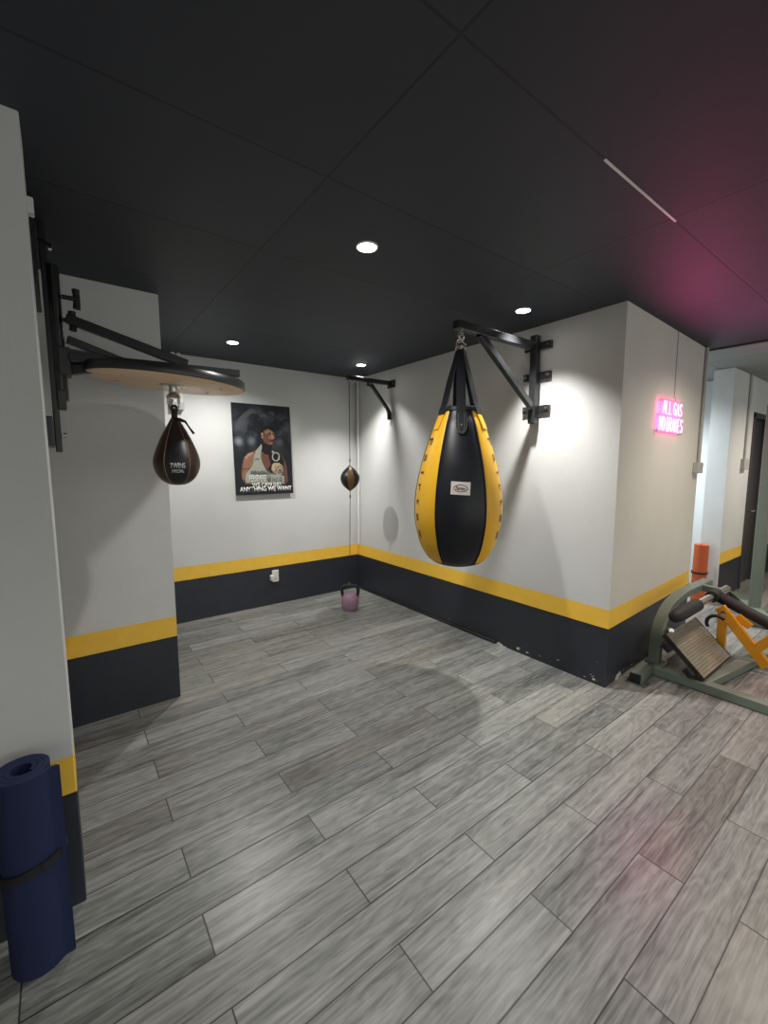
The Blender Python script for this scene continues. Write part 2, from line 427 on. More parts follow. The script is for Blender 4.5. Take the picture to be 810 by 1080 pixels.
b = B(); lathe(b, [(RD-0.03, ZD+0.027), (RD+0.004, ZD+0.006), (RD+0.006, ZD+0.010), (RD+0.006, ZD+0.040), (RD+0.001, ZD+0.045), (RD-0.025, ZD+0.045), (RD-0.03, ZD+0.040), (RD-0.03, ZD+0.027)], (CX, CY), 96, cap=False); lean(b)
obj('black_rim', b, M['blackmetal'], plat, smooth=50)
for a in range(6):
    an = PI/6+a*PI/3
    p = V((CX+0.22*math.cos(an), CY+0.22*math.sin(an), ZD))
    obj('bolt_head', lean(lathe(B(), [(0.004, ZD-0.004), (0.007, ZD-0.003), (0.008, ZD+0.001)], (p.x, p.y), 12)), M['steel'], plat, smooth=60)
# steel frame on top of the board and arms back to the carriage
zA = ZD+0.060; XC = 0.055
for sgn in (-1, 1):
    obj('support_arm', bar(B(), (XC, CY+sgn*0.05, zA), (CX+0.27, CY+sgn*0.13, zA), 0.030, 0.030), M['blackmetal'], plat, bevel=0.003)
for dx_, w_ in ((-0.22, 0.09), (0.21, 0.12)):
    obj('cross_member', bar(B(), (CX+dx_, CY-w_, zA), (CX+dx_, CY+w_, zA), 0.03, 0.028), M['blackmetal'], plat, bevel=0.003)
obj('diagonal_brace', bar(B(), (XC, CY-0.03, 2.010), (CX+0.06, CY-0.085, zA+0.02), 0.028, 0.036), M['blackmetal_gloss'], plat, bevel=0.003)
obj('diagonal_brace', bar(B(), (XC, CY+0.03, 1.945), (CX-0.13, CY+0.075, zA+0.02), 0.024, 0.030), M['blackmetal'], plat, bevel=0.003)
obj('support_arm', bar(B(), (XC, CY-0.015, 1.885), (CX-0.06, CY, zA+0.01), 0.024, 0.028), M['blackmetal'], plat, bevel=0.003)
obj('lower_bracket', bar(B(), (XC, CY-0.02, 1.815), (CX-0.235, CY-0.05, zA-0.02), 0.028, 0.034), M['blackmetal_gloss'], plat, bevel=0.003)
# wall plates, rail, sliding carriage, clamp knobs
b = B(); box(b, (-0.085, CY-0.20, 2.075), (-0.018, CY+0.20, 2.352)); obj('wall_plate', b, M['blackmetal'], plat, bevel=0.004)
b = B(); box(b, (-0.085, CY-0.16, 1.520), (-0.011, CY+0.16, 1.625)); obj('wall_plate', b, M['blackmetal'], plat, bevel=0.004)
obj('vertical_rail', bar(B(), (0.001, CY, 1.500), (0.001, CY, 2.345), 0.044, 0.022, up=(1, 0, 0)), M['blackmetal'], plat, bevel=0.004)
b = B(); sweep(b, [(0.023, CY, 1.70), (0.023, CY, 2.20)], 1.0, up=(1, 0, 0), sec=[(0.034*math.cos(2*PI*k/20), 0.023*math.sin(2*PI*k/20)) for k in range(20)])
obj('sliding_sleeve', b, M['blackmetal_gloss'], plat, smooth=40)
for lo_, hi_ in (((0.008, CY-0.035, 1.665), (0.036, CY+0.035, 1.74)), ((0.02, CY-0.045, 1.795), (0.06, CY+0.045, 1.90))):
    obj('carriage_bracket', box(B(), lo_, hi_), M['blackmetal'], plat, bevel=0.004)
for zz, ll in ((2.090, 0.032), (2.005, 0.015)):
    b = B(); cyl(b, (0.045, CY-0.02, zz), (0.058+ll, CY-0.02, zz), 0.009, 12)
    sweep(b, [(0.060+ll, CY-0.02, zz-0.036), (0.062+ll, CY-0.02, zz), (0.060+ll, CY-0.02, zz+0.036)], [0.013, 0.011, 0.013], 12)
    obj('clamp_knob', b, M['blackplastic'], plat, smooth=50)
b = B(); sweep(b, [(-0.012, CY-0.02, 2.282), (0.006, CY-0.025, 2.276), (0.030, CY-0.03, 2.262)], 0.005, 8); obj('pull_pin', b, M['blackmetal_gloss'], plat, smooth=50)
for zz in (2.25, 1.565):
    obj('bolt_head', sweep(B(), [(0.018, CY-0.03, zz), (0.028, CY-0.03, zz)], 0.009, 8), M['steel'], plat, smooth=50)
# swivel under the board
SX, SY = 0.426, 2.135
sw = B(); lathe(sw, [(0.050, ZD-0.006), (0.054, ZD-0.003), (0.054, ZD+0.001)], (SX, SY), 24)
lathe(sw, [(0.016, ZD-0.032), (0.018, ZD-0.028), (0.018, ZD-0.004)], (SX, SY), 20)
for a in (0.3, 2.4, 4.5): box(sw, (SX+0.04*math.cos(a)-0.006, SY+0.04*math.sin(a)-0.006, ZD-0.012), (SX+0.04*math.cos(a)+0.006, SY+0.04*math.sin(a)+0.006, ZD-0.004))
obj('swivel_plate', sw, M['steel'], plat, smooth=40)
sh = B(); lathe(sh, [(0.018, ZD-0.058), (0.030, ZD-0.054), (0.026, ZD-0.044), (0.012, ZD-0.030)], (SX, SY), 24)
tn = V((0.6, 0.8, 0)); sd = V((0.8, -0.6, 0))
loop = [V((SX, SY, 0))+sd*s_+V((0, 0, z_)) for s_, z_ in ((-0.024, ZD-0.052), (-0.024, ZD-0.085), (-0.016, ZD-0.104), (0.016, ZD-0.104), (0.024, ZD-0.085), (0.024, ZD-0.052))]
sweep(sh, fillet(loop, 0.012), 0.005, 8)
obj('shackle', sh, M['steel'], plat, smooth=50)

# the speed bag itself
sb_prof = [(0.004, 1.358), (0.028, 1.361), (0.055, 1.374), (0.076, 1.396), (0.091, 1.428), (0.096, 1.459), (0.090, 1.493), (0.075, 1.536), (0.056, 1.579), (0.034, 1.621), (0.018, 1.650), (0.013, 1.663)]
def smooth_prof(pr, n):
    out = []
    for i in range(len(pr)-1):
        p0, p1, p2, p3 = pr[max(i-1, 0)], pr[i], pr[i+1], pr[min(i+2, len(pr)-1)]
        for j in range(n):
            u = j/n
            out.append(tuple(max(0.0005, 0.5*((2*p1[k])+(-p0[k]+p2[k])*u+(2*p0[k]-5*p1[k]+4*p2[k]-p3[k])*u*u+(-p0[k]+3*p1[k]-3*p2[k]+p3[k])*u**3)) for k in (0, 1)))
    out.append(pr[-1]); return out
def prof_r(pr, z):
    for (r0, z0), (r1, z1) in zip(pr, pr[1:]):
        if z0 <= z <= z1: return r0+(r1-r0)*(z-z0)/max(1e-6, z1-z0)
    return pr[-1][0]
sbp = smooth_prof(sb_prof, 4)
sbag = thing('speed_bag', 'small black and dark brown leather speed bag hanging under the round wooden board', 'speed bag', (SX, SY, 1.358))
fa = math.atan2(-SY, -SX)                                 # azimuth toward the viewer
M['blackleather'] = simple('black_leather', (0.012, 0.013, 0.016), 0.40, 0, 0.2, 40, 0.05, spec=0.45)
M['brownleather'] = simple('brown_leather', (0.040, 0.020, 0.014), 0.38, 0, 0.3, 40, 0.05)
half = math.radians(32)
def sb_mi(a, i):
    q = ((a-fa+PI) % (2*PI))-PI
    k = abs(((q+half) % (2*PI/3)))
    return 0 if k < 2*half else 1
obj('bladder', lathe(B(), sbp, (SX, SY), 72, mi=sb_mi), [M['blackleather'], M['brownleather']], sbag, smooth=180)
M['piping'] = simple('tan_piping', lin(150, 118, 96), 0.6)
def on_lathe(c, pr, a, z, off=0.0):
    r = prof_r(pr, z)+off
    return V((c[0]+r*math.cos(a), c[1]+r*math.sin(a), z))
for q in range(3):
    for e in (-1, 1):
        a = fa+q*2*PI/3+e*half
        obj('seam_piping', sweep(B(), [on_lathe((SX, SY), sbp, a, z_, 0.0006) for r_, z_ in sbp[3:-2]], 0.0017, 6), M['piping'], sbag, smooth=180)
b = B(); lathe(b, [(0.014, 1.655), (0.0125, 1.672), (0.0125, 1.694), (0.008, 1.700)], (SX, SY), 20); torus(b, (SX, SY, 1.700), tn, 0.013, 0.006, 20, 8)
obj('hanging_loop', b, M['blackleather'], sbag, smooth=50)
ad = V((0.8, -0.6, 0))
lc = [V((SX, SY, 1.655))+ad*u_+V((0, 0, w_))-tn*0.012 for u_, w_ in ((0.005, 0.0), (0.030, -0.006), (0.052, -0.012), (0.062, -0.028), (0.074, -0.046), (0.082, -0.058), (0.088, -0.066))]
obj('lace', sweep(B(), lc, [0.006, 0.009, 0.006, 0.004, 0.004, 0.005, 0.006], 8), M['blackleather'], sbag, smooth=180)
M['silverprint'] = simple('silver_print', (0.50, 0.52, 0.50), 0.4)
def wrap(c, pr, a0, z0, off):
    def fn(u, v, d):
        z = z0+v; r = prof_r(pr, z)+off+d
        a = a0+u/max(0.03, r)
        return V((c[0]+r*math.cos(a), c[1]+r*math.sin(a), z))
    return fn
pb = thicken(text_bm('TWINS', bold=0.02, width=0.062, height=0.024), wrap((SX, SY), sbp, fa+0.02, 1.446, 0.0008), 0.0006)
merge(pb, thicken(text_bm('SPECIAL', bold=0.02, width=0.050, height=0.014), wrap((SX, SY), sbp, fa+0.02, 1.422, 0.0008), 0.0006))
obj('printed_logo', pb, M['silverprint'], sbag)

# true size: the board is 66 cm across and hangs a little closer to the rear pier
plat.location = (-0.0212, 2.2610, 1.5348); plat.scale = (1.06, 1.06, 1.06)
sbag.location = (0.4516, 2.2631, 1.3525); sbag.scale = (1.06, 1.06, 1.06)

# ------------------------------------------------------------------ teardrop heavy bag and its bracket
AX, AY = 1.943, 1.822
hbk = thing('heavy_bag_bracket', 'large black steel wall bracket with diagonal brace holding the yellow and black bag', 'wall bracket', (XR-0.03, AY, 1.75))
obj('post', bar(B(), (XR-0.050, AY, 1.735), (XR-0.050, AY, 2.335), 0.05, 0.05), M['blackmetal'], hbk, bevel=0.004)
obj('arm', bar(B(), (XR-0.075, AY, 2.262), (AX-0.045, AY, 2.262), 0.05, 0.05), M['blackmetal_gloss'], hbk, bevel=0.004)
obj('brace', bar(B(), (XR-0.066, AY, 1.845), (2.105, AY, 2.245), 0.038, 0.042), M['blackmetal_gloss'], hbk, bevel=0.004)
for zz in (2.268, 2.066, 1.838):
    mp = obj('mounting_plate', box(B(), (XR-0.026, AY-0.105, zz-0.024), (XR, AY+0.105, zz+0.024)), M['blackmetal'], hbk, bevel=0.003)
    for s in (-1, 1):
        obj('bolt', sweep(B(), [(XR-0.027, AY+s*0.085, zz), (XR-0.034, AY+s*0.085, zz)], 0.011, 6), M['steel'], mp, smooth=30)
b = B(); cyl(b, (AX, AY, 2.240), (AX, AY, 2.222), 0.012, 12); torus(b, (AX, AY, 2.208), (0, 1, 0), 0.020, 0.005)
obj('eye_bolt', b, M['steel'], hbk, smooth=50)

bag = thing('teardrop_punching_bag', 'big yellow and black teardrop punching bag hanging from the right wall bracket', 'punching bag', (AX, AY, 0.83))
hp = [(0.150, 0.855), (0.176, 0.874), (0.202, 0.912), (0.228, 0.965), (0.246, 1.028), (0.261, 1.100), (0.266, 1.165), (0.264, 1.235), (0.254, 1.320), (0.236, 1.410), (0.214, 1.495), (0.184, 1.590), (0.152, 1.680), (0.126, 1.735), (0.112, 1.772)]
hpp = smooth_prof(hp, 4)
fb = math.atan2(-AY, -AX)-math.radians(-4.0)
M['bagblack'] = simple('bag_black_leather', (0.0120, 0.0135, 0.018), 0.40, 0, 0.25, 9, 0.04, spec=0.36)
M['bagyellow'] = simple('bag_yellow_leather', lin(238, 182, 38), 0.42, 0, 0.10, 7, 0.04)
hf = math.radians(32.5)
def hb_mi(a, i):
    q = ((a-fb+PI) % (2*PI))-PI
    return 0 if ((q+hf) % (2*PI/3)) < 2*hf else 1
def panel(c, pr, a0, a1, n=24, off=0.0):
    """one sewn panel of the bag, with thickness and a slight pillow"""
    bm = B(); rows = []
    for (r, z) in pr:
        ro, ri = [], []
        for k in range(n+1):
            u = k/n; a = a0+(a1-a0)*u
            puff = off-0.004*(2*u-1)**8
            ro.append(bm.verts.new((c[0]+(r+puff)*math.cos(a), c[1]+(r+puff)*math.sin(a), z)))
            ri.append(bm.verts.new((c[0]+(r-0.014)*math.cos(a), c[1]+(r-0.014)*math.sin(a), z)))
        rows.append((ro, ri))
    for (o0, i0), (o1, i1) in zip(rows, rows[1:]):
        for k in range(n):
            bm.faces.new((o0[k], o0[k+1], o1[k+1], o1[k])); bm.faces.new((i0[k+1], i0[k], i1[k], i1[k+1]))
        bm.faces.new((o0[0], o1[0], i1[0], i0[0])); bm.faces.new((o0[n], i0[n], i1[n], o1[n]))
    for o_, i_ in (rows[0], rows[-1]):
        for k in range(n): bm.faces.new((o_[k], i_[k], i_[k+1], o_[k+1]))
    return bm
for q in range(3):
    c0 = fb+q*2*PI/3
    o = obj('black_panel', panel((AX, AY), hpp, c0-hf, c0+hf), M['bagblack'], bag, smooth=60)
    o = obj('yellow_panel', panel((AX, AY), hpp, c0+hf, c0+2*PI/3-hf), M['bagyellow'], bag, smooth=60)
    for e in (-1, 1):
        obj('seam_piping', sweep(B(), [on_lathe((AX, AY), hpp, c0+e*hf, z_, -0.001) for r_, z_ in hpp], 0.0035, 6), M['bagblack'], bag, smooth=180)
bp = smooth_prof([(0.010, 0.828), (0.060, 0.830), (0.110, 0.838), (0.145, 0.851), (0.168, 0.868), (0.178, 0.882), (0.172, 0.886)], 3)
obj('bottom_cap', lathe(B(), bp, (AX, AY), 64), M['bagblack'], bag, smooth=180)
obj('top_rim', lathe(B(), [(0.02, 1.755), (0.112, 1.757), (0.122, 1.764), (0.119, 1.784), (0.108, 1.790), (0.02, 1.788)], (AX, AY), 48), M['bagblack'], bag, smooth=50)
ZS = 2.125
for q in range(6):
    a = fb+q*PI/3; ca, sa = math.cos(a), math.sin(a); wv = V((-sa, ca, 0)); nv = V((ca, sa, 0))
    ws = 0.027 if q == 0 else 0.036
    pts = [(0.022, ZS, 0.016), (0.040, 2.05, 0.024), (0.070, 1.94, ws), (0.106, 1.80, ws), (0.121, 1.768, ws)] + [(prof_r(hpp, z_)+0.004, z_, 0.027) for z_ in (1.74, 1.71, 1.68, 1.655)]
    bm = B(); rows = []
    for r, z, w in pts:
        cpt = V((AX, AY, z))+nv*r
        rows.append([bm.verts.new(cpt+wv*s*w+nv*d) for s, d in ((-1, -0.0025), (1, -0.0025), (1, 0.0025), (-1, 0.0025))])
    for A_, B_ in zip(rows, rows[1:]):
        for k in range(4): bm.faces.new((A_[k], A_[(k+1) % 4], B_[(k+1) % 4], B_[k]))
    bm.faces.new(rows[0]); bm.faces.new(list(reversed(rows[-1])))
    st = obj('hanging_strap', bm, M['bagblack'] if q % 2 == 0 else [M['bagblack'], M['bagyellow']], bag, bevel=0.001, seg=1)
    if q % 2:
        for p_ in st.data.polygons:
            if all(st.data.vertices[i].co.z+0.83 < 1.75 for i in p_.vertices): p_.material_index = 1
    if q == 0:                                             # stitched reinforcing patch with rivet on the front strap
        bm = B(); rows = []
        for z_, w in ((1.745, 0.030), (1.70, 0.031), (1.655, 0.030), (1.632, 0.024), (1.620, 0.014)):
            rows.append([bm.verts.new(on_lathe((AX, AY), hpp, a, z_, d)+wv*s*w) for s, d in ((-1, 0.004), (1, 0.004), (1, 0.010), (-1, 0.010))])
        for A_, B_ in zip(rows, rows[1:]):
            for k in range(4): bm.faces.new((A_[k], A_[(k+1) % 4], B_[(k+1) % 4], B_[k]))
        bm.faces.new(rows[0]); bm.faces.new(list(reversed(rows[-1])))
        pt = obj('strap_patch', bm, M['blackleather'], bag, bevel=0.0015)
        sm = B()
        for w in (0.030, 0.017):
            path = [on_lathe((AX, AY), hpp, a, z_, 0.0105)+wv*s*w for s, z_ in ((-1, 1.742), (-1, 1.66), (-0.6, 1.63), (0.6, 1.63), (1, 1.66), (1, 1.742))]
            sweep(sm, fillet(path, 0.01), 0.0011, 5)
        obj('stitching', sm, simple('grey_thread', (0.16, 0.16, 0.165), 0.6), pt)
        rc = on_lathe((AX, AY), hpp, a, 1.675, 0.010)
        obj('rivet', sweep(B(), [rc, rc+nv*0.004], [0.006, 0.004], 14), M['chrome'], pt, smooth=60)
hw = B()
for k in range(6):
    a = fb+k*PI/3; p = V((AX+0.020*math.cos(a), AY+0.020*math.sin(a), ZS+0.010))
    torus(hw, p, (-math.sin(a), math.cos(a), 0), 0.014, 0.0035, 16, 6)
obj('strap_rings', hw, M['steel'], bag, smooth=60)
hw = B(); torus(hw, (AX, AY, ZS+0.030), (0.6, 0.8, 0), 0.022, 0.005, 20, 8, 1.5); torus(hw, (AX, AY, ZS+0.066), (1, 0.2, 0), 0.016, 0.0045, 20, 8, 1.5)
obj('carabiner', hw, M['chrome'], bag, smooth=60)
# sewn label on the front panel, oval logo with name
la, lz = fb-math.radians(1.0), 1.318
tilt = math.radians(-3)
def tl(fn):
    return lambda u, v, d: fn(u*math.cos(tilt)-v*math.sin(tilt), u*math.sin(tilt)+v*math.cos(tilt), d)
def quad_grid(w, h, nx=10, ny=8):
    bm = B(); g = [[bm.verts.new((-w/2+w*i/nx, -h/2+h*j/ny, 0)) for j in range(ny+1)] for i in range(nx+1)]
    for i in range(nx):
        for j in range(ny): bm.faces.new((g[i][j], g[i+1][j], g[i+1][j+1], g[i][j+1]))
    return bm
M['labelwhite'] = simple('label_cloth', (0.62, 0.58, 0.54), 0.6, 0, 0.06)
M['inkblack'] = simple('black_ink', (0.02, 0.02, 0.028), 0.5); M['inkred'] = simple('red_ink', (0.32, 0.04, 0.03), 0.5)
lbl = obj('maker_label', thicken(quad_grid(0.108, 0.072), tl(wrap((AX, AY), hpp, la, lz, 0.0015)), 0.002), M['labelwhite'], bag)
def ring2d(a, b_, t_, a0=0, a1=2*PI, n=40):
    bm = B(); P0 = [bm.verts.new((a*math.cos(a0+(a1-a0)*i/n), b_*math.sin(a0+(a1-a0)*i/n), 0)) for i in range(n+1)]
    P1 = [bm.verts.new(((a-t_)*math.cos(a0+(a1-a0)*i/n), (b_-t_)*math.sin(a0+(a1-a0)*i/n), 0)) for i in range(n+1)]
    for i in range(n): bm.faces.new((P0[i], P0[i+1], P1[i+1], P1[i]))
    return bm
obj('label_oval', thicken(ring2d(0.040, 0.021, 0.004), tl(wrap((AX, AY), hpp, la, lz, 0.0037)), 0.0004), M['inkblack'], lbl)
obj('label_oval_arc', thicken(ring2d(0.040, 0.021, 0.0045, PI*0.62, PI*1.35), tl(wrap((AX, AY), hpp, la, lz, 0.0041)), 0.0004), M['inkred'], lbl)
obj('label_writing', thicken(text_bm('Fairtex', bold=0.02, shear=0.25, width=0.056, height=0.022), tl(wrap((AX, AY), hpp, la, lz, 0.0037)), 0.0005), M['inkblack'], lbl)
# lettering running down both yellow panels in view
for side, dirn in ((1, 1), (-1, 1)):
    ca_ = fb+side*math.radians(66.0 if side > 0 else 66)
    tb = text_bm('Fairtex', bold=0.006, space=1.9, width=0.60, height=0.046)
    bmesh.ops.subdivide_edges(tb, edges=[e for e in tb.edges if e.calc_length() > 0.02], cuts=2)
    fn = wrap((AX, AY), hpp, ca_, 1.305, 0.0022)
    def down(u, v, d, fn=fn): return fn(v, -u, d)
    thicken(tb, down, 0.0006)
    left = set(tb.verts)
    while left:                                            # one part per letter
        grp, stack = set(), [next(iter(left))]
        while stack:
            v_ = stack.pop()
            if v_ in grp: continue
            grp.add(v_); stack += [e_.other_vert(v_) for e_ in v_.link_edges]
        left -= grp
        lb = B(); mp_ = {v_: lb.verts.new(v_.co) for v_ in grp}
        for f_ in {f_ for v_ in grp for f_ in v_.link_faces}: lb.faces.new([mp_[v_] for v_ in f_.verts])
        obj('side_letter', lb, M['inkblack'], bag)
    tb.free()

# ------------------------------------------------------------------ double-end bag in the back corner
BX, BY = 2.238, 3.52
db = thing('corner_wall_bracket', 'small black steel wall bracket high in the back corner', 'wall bracket', (XR-0.02, BY, 1.92))
obj('arm', bar(B(), (XR-0.012, BY, 2.268), (BX-0.02, BY, 2.268), 0.040, 0.040), M['blackmetal'], db, bevel=0.003)
mp = obj('mounting_plate', box(B(), (XR-0.012, BY-0.075, 2.222), (XR, BY+0.045, 2.298)), M['blackmetal'], db, bevel=0.003)
obj('bolt', sweep(B(), [(XR-0.012, BY-0.05, 2.26), (XR-0.020, BY-0.05, 2.26)], 0.009, 6), M['steel'], mp)
b = B(); sweep(b, fillet([(2.45, BY, 2.232), (2.50, BY, 2.225), (XR-0.022, BY, 1.99), (XR-0.022, BY, 1.905)], 0.05), 1.0, sec=[(-0.016,-0.012),(0.016,-0.012),(0.016,0.012),(-0.016,0.012)], up=(0, 1, 0))
br = obj('brace', b, M['blackmetal'], db)
obj('bolt', sweep(B(), [(2.462, BY-0.016, 2.232), (2.462, BY-0.026, 2.232)], 0.010, 8), M['steel'], br)
for dx_, ax_ in ((0.0, (0, 1, 0)), (0.06, (1, 0, 0))):
    obj('hook_eye', torus(B(), (BX+dx_, BY, 2.240), ax_, 0.012, 0.003), M['steel'], db, smooth=60)

de = thing('double_end_bag', 'small black and tan double-end ball strung on cords between bracket and kettlebell', 'double-end bag', (BX, BY, 0.27))
dp = smooth_prof([(0.003, 1.190), (0.010, 1.197), (0.030, 1.212), (0.056, 1.235), (0.078, 1.264), (0.090, 1.296), (0.093, 1.318), (0.088, 1.345), (0.072, 1.376), (0.048, 1.405), (0.024, 1.426), (0.008, 1.441), (0.003, 1.450)], 3)
fd = math.atan2(-BY, -BX)
M['tanleather'] = simple('tan_leather', lin(122, 94, 50), 0.42, 0, 0.3, 20)
def de_mi(a, i):
    q = ((a-fd-0.12+PI) % (2*PI))-PI; return 1 if ((q+0.37) % (2*PI/3)) < 0.74 else 0
obj('ball', lathe(B(), dp, (BX, BY), 68, mi=de_mi), [M['blackleather'], M['tanleather']], de, smooth=180)
obj('upper_cord', sweep(B(), [(BX, BY, 1.445), (BX, BY, 2.230)], 0.0035, 8), M['rubber'], de)
obj('lower_cord', sweep(B(), [(BX, BY, 1.195), (BX-0.004, BY+0.006, 0.70), (BX-0.008, BY+0.012, 0.282)], 0.0030, 8), M['rubber'], de)
obj('cord_stop', lathe(B(), [(0.005, 1.475), (0.0065, 1.48), (0.0065, 1.50), (0.005, 1.505)], (BX, BY), 12), M['rubber'], de)
obj('cord_stop', lathe(B(), [(0.005, 1.125), (0.0065, 1.13), (0.0065, 1.15), (0.005, 1.155)], (BX, BY), 12), M['rubber'], de)
b = B(); torus(b, (BX-0.008, BY+0.016, 0.268), (0.8, -0.6, 0), 0.013, 0.003, 18, 6, 1.7); torus(b, (BX-0.010, BY+0.018, 0.258), (0.6, 0.8, 0), 0.010, 0.003)
obj('snap_hook', b, M['steel'], de, smooth=60)

KX, KY = 2.232, 3.530
kb = thing('kettlebell', 'lilac pink kettlebell with black handle on the floor in the back corner', 'kettlebell', (KX, KY, 0))
M['lilac'] = simple('lilac_vinyl', lin(152, 122, 142), 0.38, 0, 0.08)
M['lilacdark'] = simple('lilac_vinyl_dark', lin(132, 92, 116), 0.4, 0, 0.08)
obj('body', lathe(B(), smooth_prof([(0.058, 0.0), (0.068, 0.003), (0.080, 0.030), (0.088, 0.075), (0.085, 0.115), (0.070, 0.150), (0.048, 0.168), (0.020, 0.174)], 4), (KX, KY), 48), M['lilac'], kb, smooth=180)
kd = V((0.8, -0.6, 0)); K = V((KX, KY, 0))
hpth = [K+kd*s_+V((0, 0, z_)) for s_, z_ in ((-0.066, 0.125), (-0.080, 0.170), (-0.082, 0.215), (-0.062, 0.243), (0.0, 0.250), (0.062, 0.243), (0.082, 0.215), (0.080, 0.170), (0.066, 0.125))]
obj('handle', sweep(B(), fillet(hpth, 0.03, 4), 0.0155, 14), M['rubber'], kb, smooth=180)
kf = V((-0.6, -0.8, 0))
em = text_bm('6', bold=0.03, width=0.038, height=0.055)
def kfn(u, v, d):
    z = 0.085+v; r = 0.0870-abs(z-0.085)*0.12+d+0.001; a = math.atan2(kf.y, kf.x)+u/r
    return V((KX+r*math.cos(a), KY+r*math.sin(a), z))
em.free()
def tri2d():
    bm = B(); pts = [(-0.030, -0.020), (0.0, 0.030), (0.030, -0.020), (0.018, -0.022), (0.0, 0.008), (-0.018, -0.022)]
    vs = [bm.verts.new((a, c, 0)) for a, c in pts]
    bm.faces.new((vs[0], vs[1], vs[4], vs[5])); bm.faces.new((vs[1], vs[2], vs[3], vs[4])); return bm
obj('raised_mark', thicken(tri2d(), kfn, 0.002), M['lilacdark'], kb)

# ------------------------------------------------------------------ poster
PZ0, PZ1 = 1.155, 2.0355
PX0, PX1 = 1.323, 1.917
poster = thing('poster', 'dark poster of a boxer with white slogan on the back wall', 'poster', (1.62, YB, 1.155))
t = NT('poster_print'); P, x, y, z = t.pos()
sm = t.noise(t.comb(t.math('MULTIPLY', x, 1.0), 0.0, z), 5.5, 5, 0.6, 0.6)
mx = t.math('MULTIPLY', t.ramp(sm, 0.46, 0.78), t.ramp(t.math('ABSOLUTE', t.math('SUBTRACT', z, 1.80)), 0.28, 0.02))
c = t.mix(mx, (0.011, 0.013, 0.018), (0.13, 0.14, 0.16))
for bx_, bz_, s_ in ((1.375, 1.672, 1.0), (1.50, 1.680, 0.6), (1.79, 1.675, 0.35)):      # blurred arena lamps printed in the picture
    dd = t.math('SQRT', t.math('ADD', t.math('POWER', t.math('SUBTRACT', x, bx_), 2.0), t.math('POWER', t.math('SUBTRACT', z, bz_), 2.0)))
    c = t.mix(t.math('MULTIPLY', t.ramp(dd, 0.055, 0.0), 0.8*s_), c, (0.28, 0.32, 0.36))
t.set(Base_Color=c, Roughness=0.35); M['poster'] = t.m
# sheet leans slightly, its lower edge standing off the wall
def pp(u, v, d=0.0):                                       # u 0..1 left-right, v 0..1 bottom-top
    x = PX0+(PX1-PX0)*u+(1-v)*0.009-0.0045; z = PZ0+(PZ1-PZ0)*v+(0.004*(1-u)-0.002)*0
    off = 0.004+0.022*(1-v)
    return V((x, YB-off-d, z))
bm = B(); extrude_poly(bm, [pp(0, 0), pp(1, 0), pp(1, 1), pp(0, 1)], (0, -0.003, 0))
obj('printed_sheet', bm, M['poster'], poster)
def crop(px, py):                                          # picture features measured on an 800-wide study of the sheet
    v = 1-(py-(88+(px-78)/582*42))/(920-(px-122)/563*70)
    xl = 78+(1-v)*44; xr = 660+(1-v)*25
    return ((px-xl)/(xr-xl), v)
pm = {k: simple('print_'+k, lin(*c_), 0.4, 0, 0.2, 45) for k, c_ in dict(skin=(142, 104, 82), skinlight=(172, 140, 118), skindark=(98, 68, 56), chest=(110, 74, 64), hair=(24, 22, 24), vest=(158, 160, 148), vestdark=(112, 116, 108), shade=(30, 26, 28), glove=(186, 166, 138), silver=(176, 180, 178), smoke=(70, 74, 80), white=(226, 228, 226), grey=(128, 140, 138), dim=(92, 100, 100)).items()}
order = list(pm); mats = [pm[k] for k in order]
fig = B(); depth = [0.0032]
def shape(pts, mat):
    depth[0] += 0.00012
    extrude_poly(fig, [pp(*crop(*p), depth[0]) for p in pts], (0, -0.0001, 0), order.index(mat))
def oval(cx, cy, rx, ry, rot=0, n=20):
    return [(cx+rx*math.cos(a)*math.cos(rot)-ry*math.sin(a)*math.sin(rot), cy+rx*math.cos(a)*math.sin(rot)+ry*math.sin(a)*math.cos(rot)) for a in [2*PI*i/n for i in range(n)]]
# smoke over the crowd
shape([(120,330),(150,250),(200,190),(260,150),(310,160),(320,190),(270,200),(220,240),(170,300),(140,350)], 'smoke')
shape([(340,215),(390,195),(420,205),(410,225),(360,235)], 'smoke')
shape([(440,190),(470,170),(500,190),(495,220),(470,225),(480,200),(455,200)], 'smoke')
# body: arms and shoulders, neck, chest, vest
shape([(180,860),(170,780),(178,700),(200,620),(240,582),(300,560),(360,545),(480,560),(560,590),(600,650),(620,720),(630,860),(600,900),(210,900)], 'skindark')
shape([(182,740),(196,640),(235,590),(292,570),(296,640),(285,690),(240,740)], 'skin')
shape([(205,628),(240,592),(285,580),(280,600),(240,620),(215,650)], 'skinlight')
shape([(178,800),(186,755),(240,745),(220,800),(200,850),(180,850)], 'skin')
shape([(365,470),(420,500),(470,490),(470,560),(440,620),(380,600),(362,540)], 'shade')
shape([(362,560),(400,600),(440,600),(470,640),(455,705),(420,745),(392,742),(370,690),(358,620)], 'chest')
shape([(430,600),(475,560),(560,600),(590,660),(590,860),(440,860),(420,750),(455,700)], 'shade')
shape([(366,494),(345,520),(310,560),(296,600),(284,690),(250,745),(215,790),(205,850),(215,885),(590,885),(590,810),(470,790),(410,760),(380,700),(360,640),(360,570),(370,530)], 'vest')
shape([(300,640),(340,635),(345,650),(300,660)], 'vestdark'); shape([(260,760),(400,780),(410,800),(250,790)], 'vestdark')
# champion's strap with ring over the far shoulder
shape([(468,560),(500,565),(560,610),(585,680),(560,700),(520,660),(470,620)], 'hair')
shape(oval(508, 620, 40, 46), 'silver'); shape(oval(508, 620, 29, 35), 'shade')
shape([(530,625),(545,625),(548,650),(532,650)], 'silver')
shape(oval(478, 572, 12, 10), 'silver')
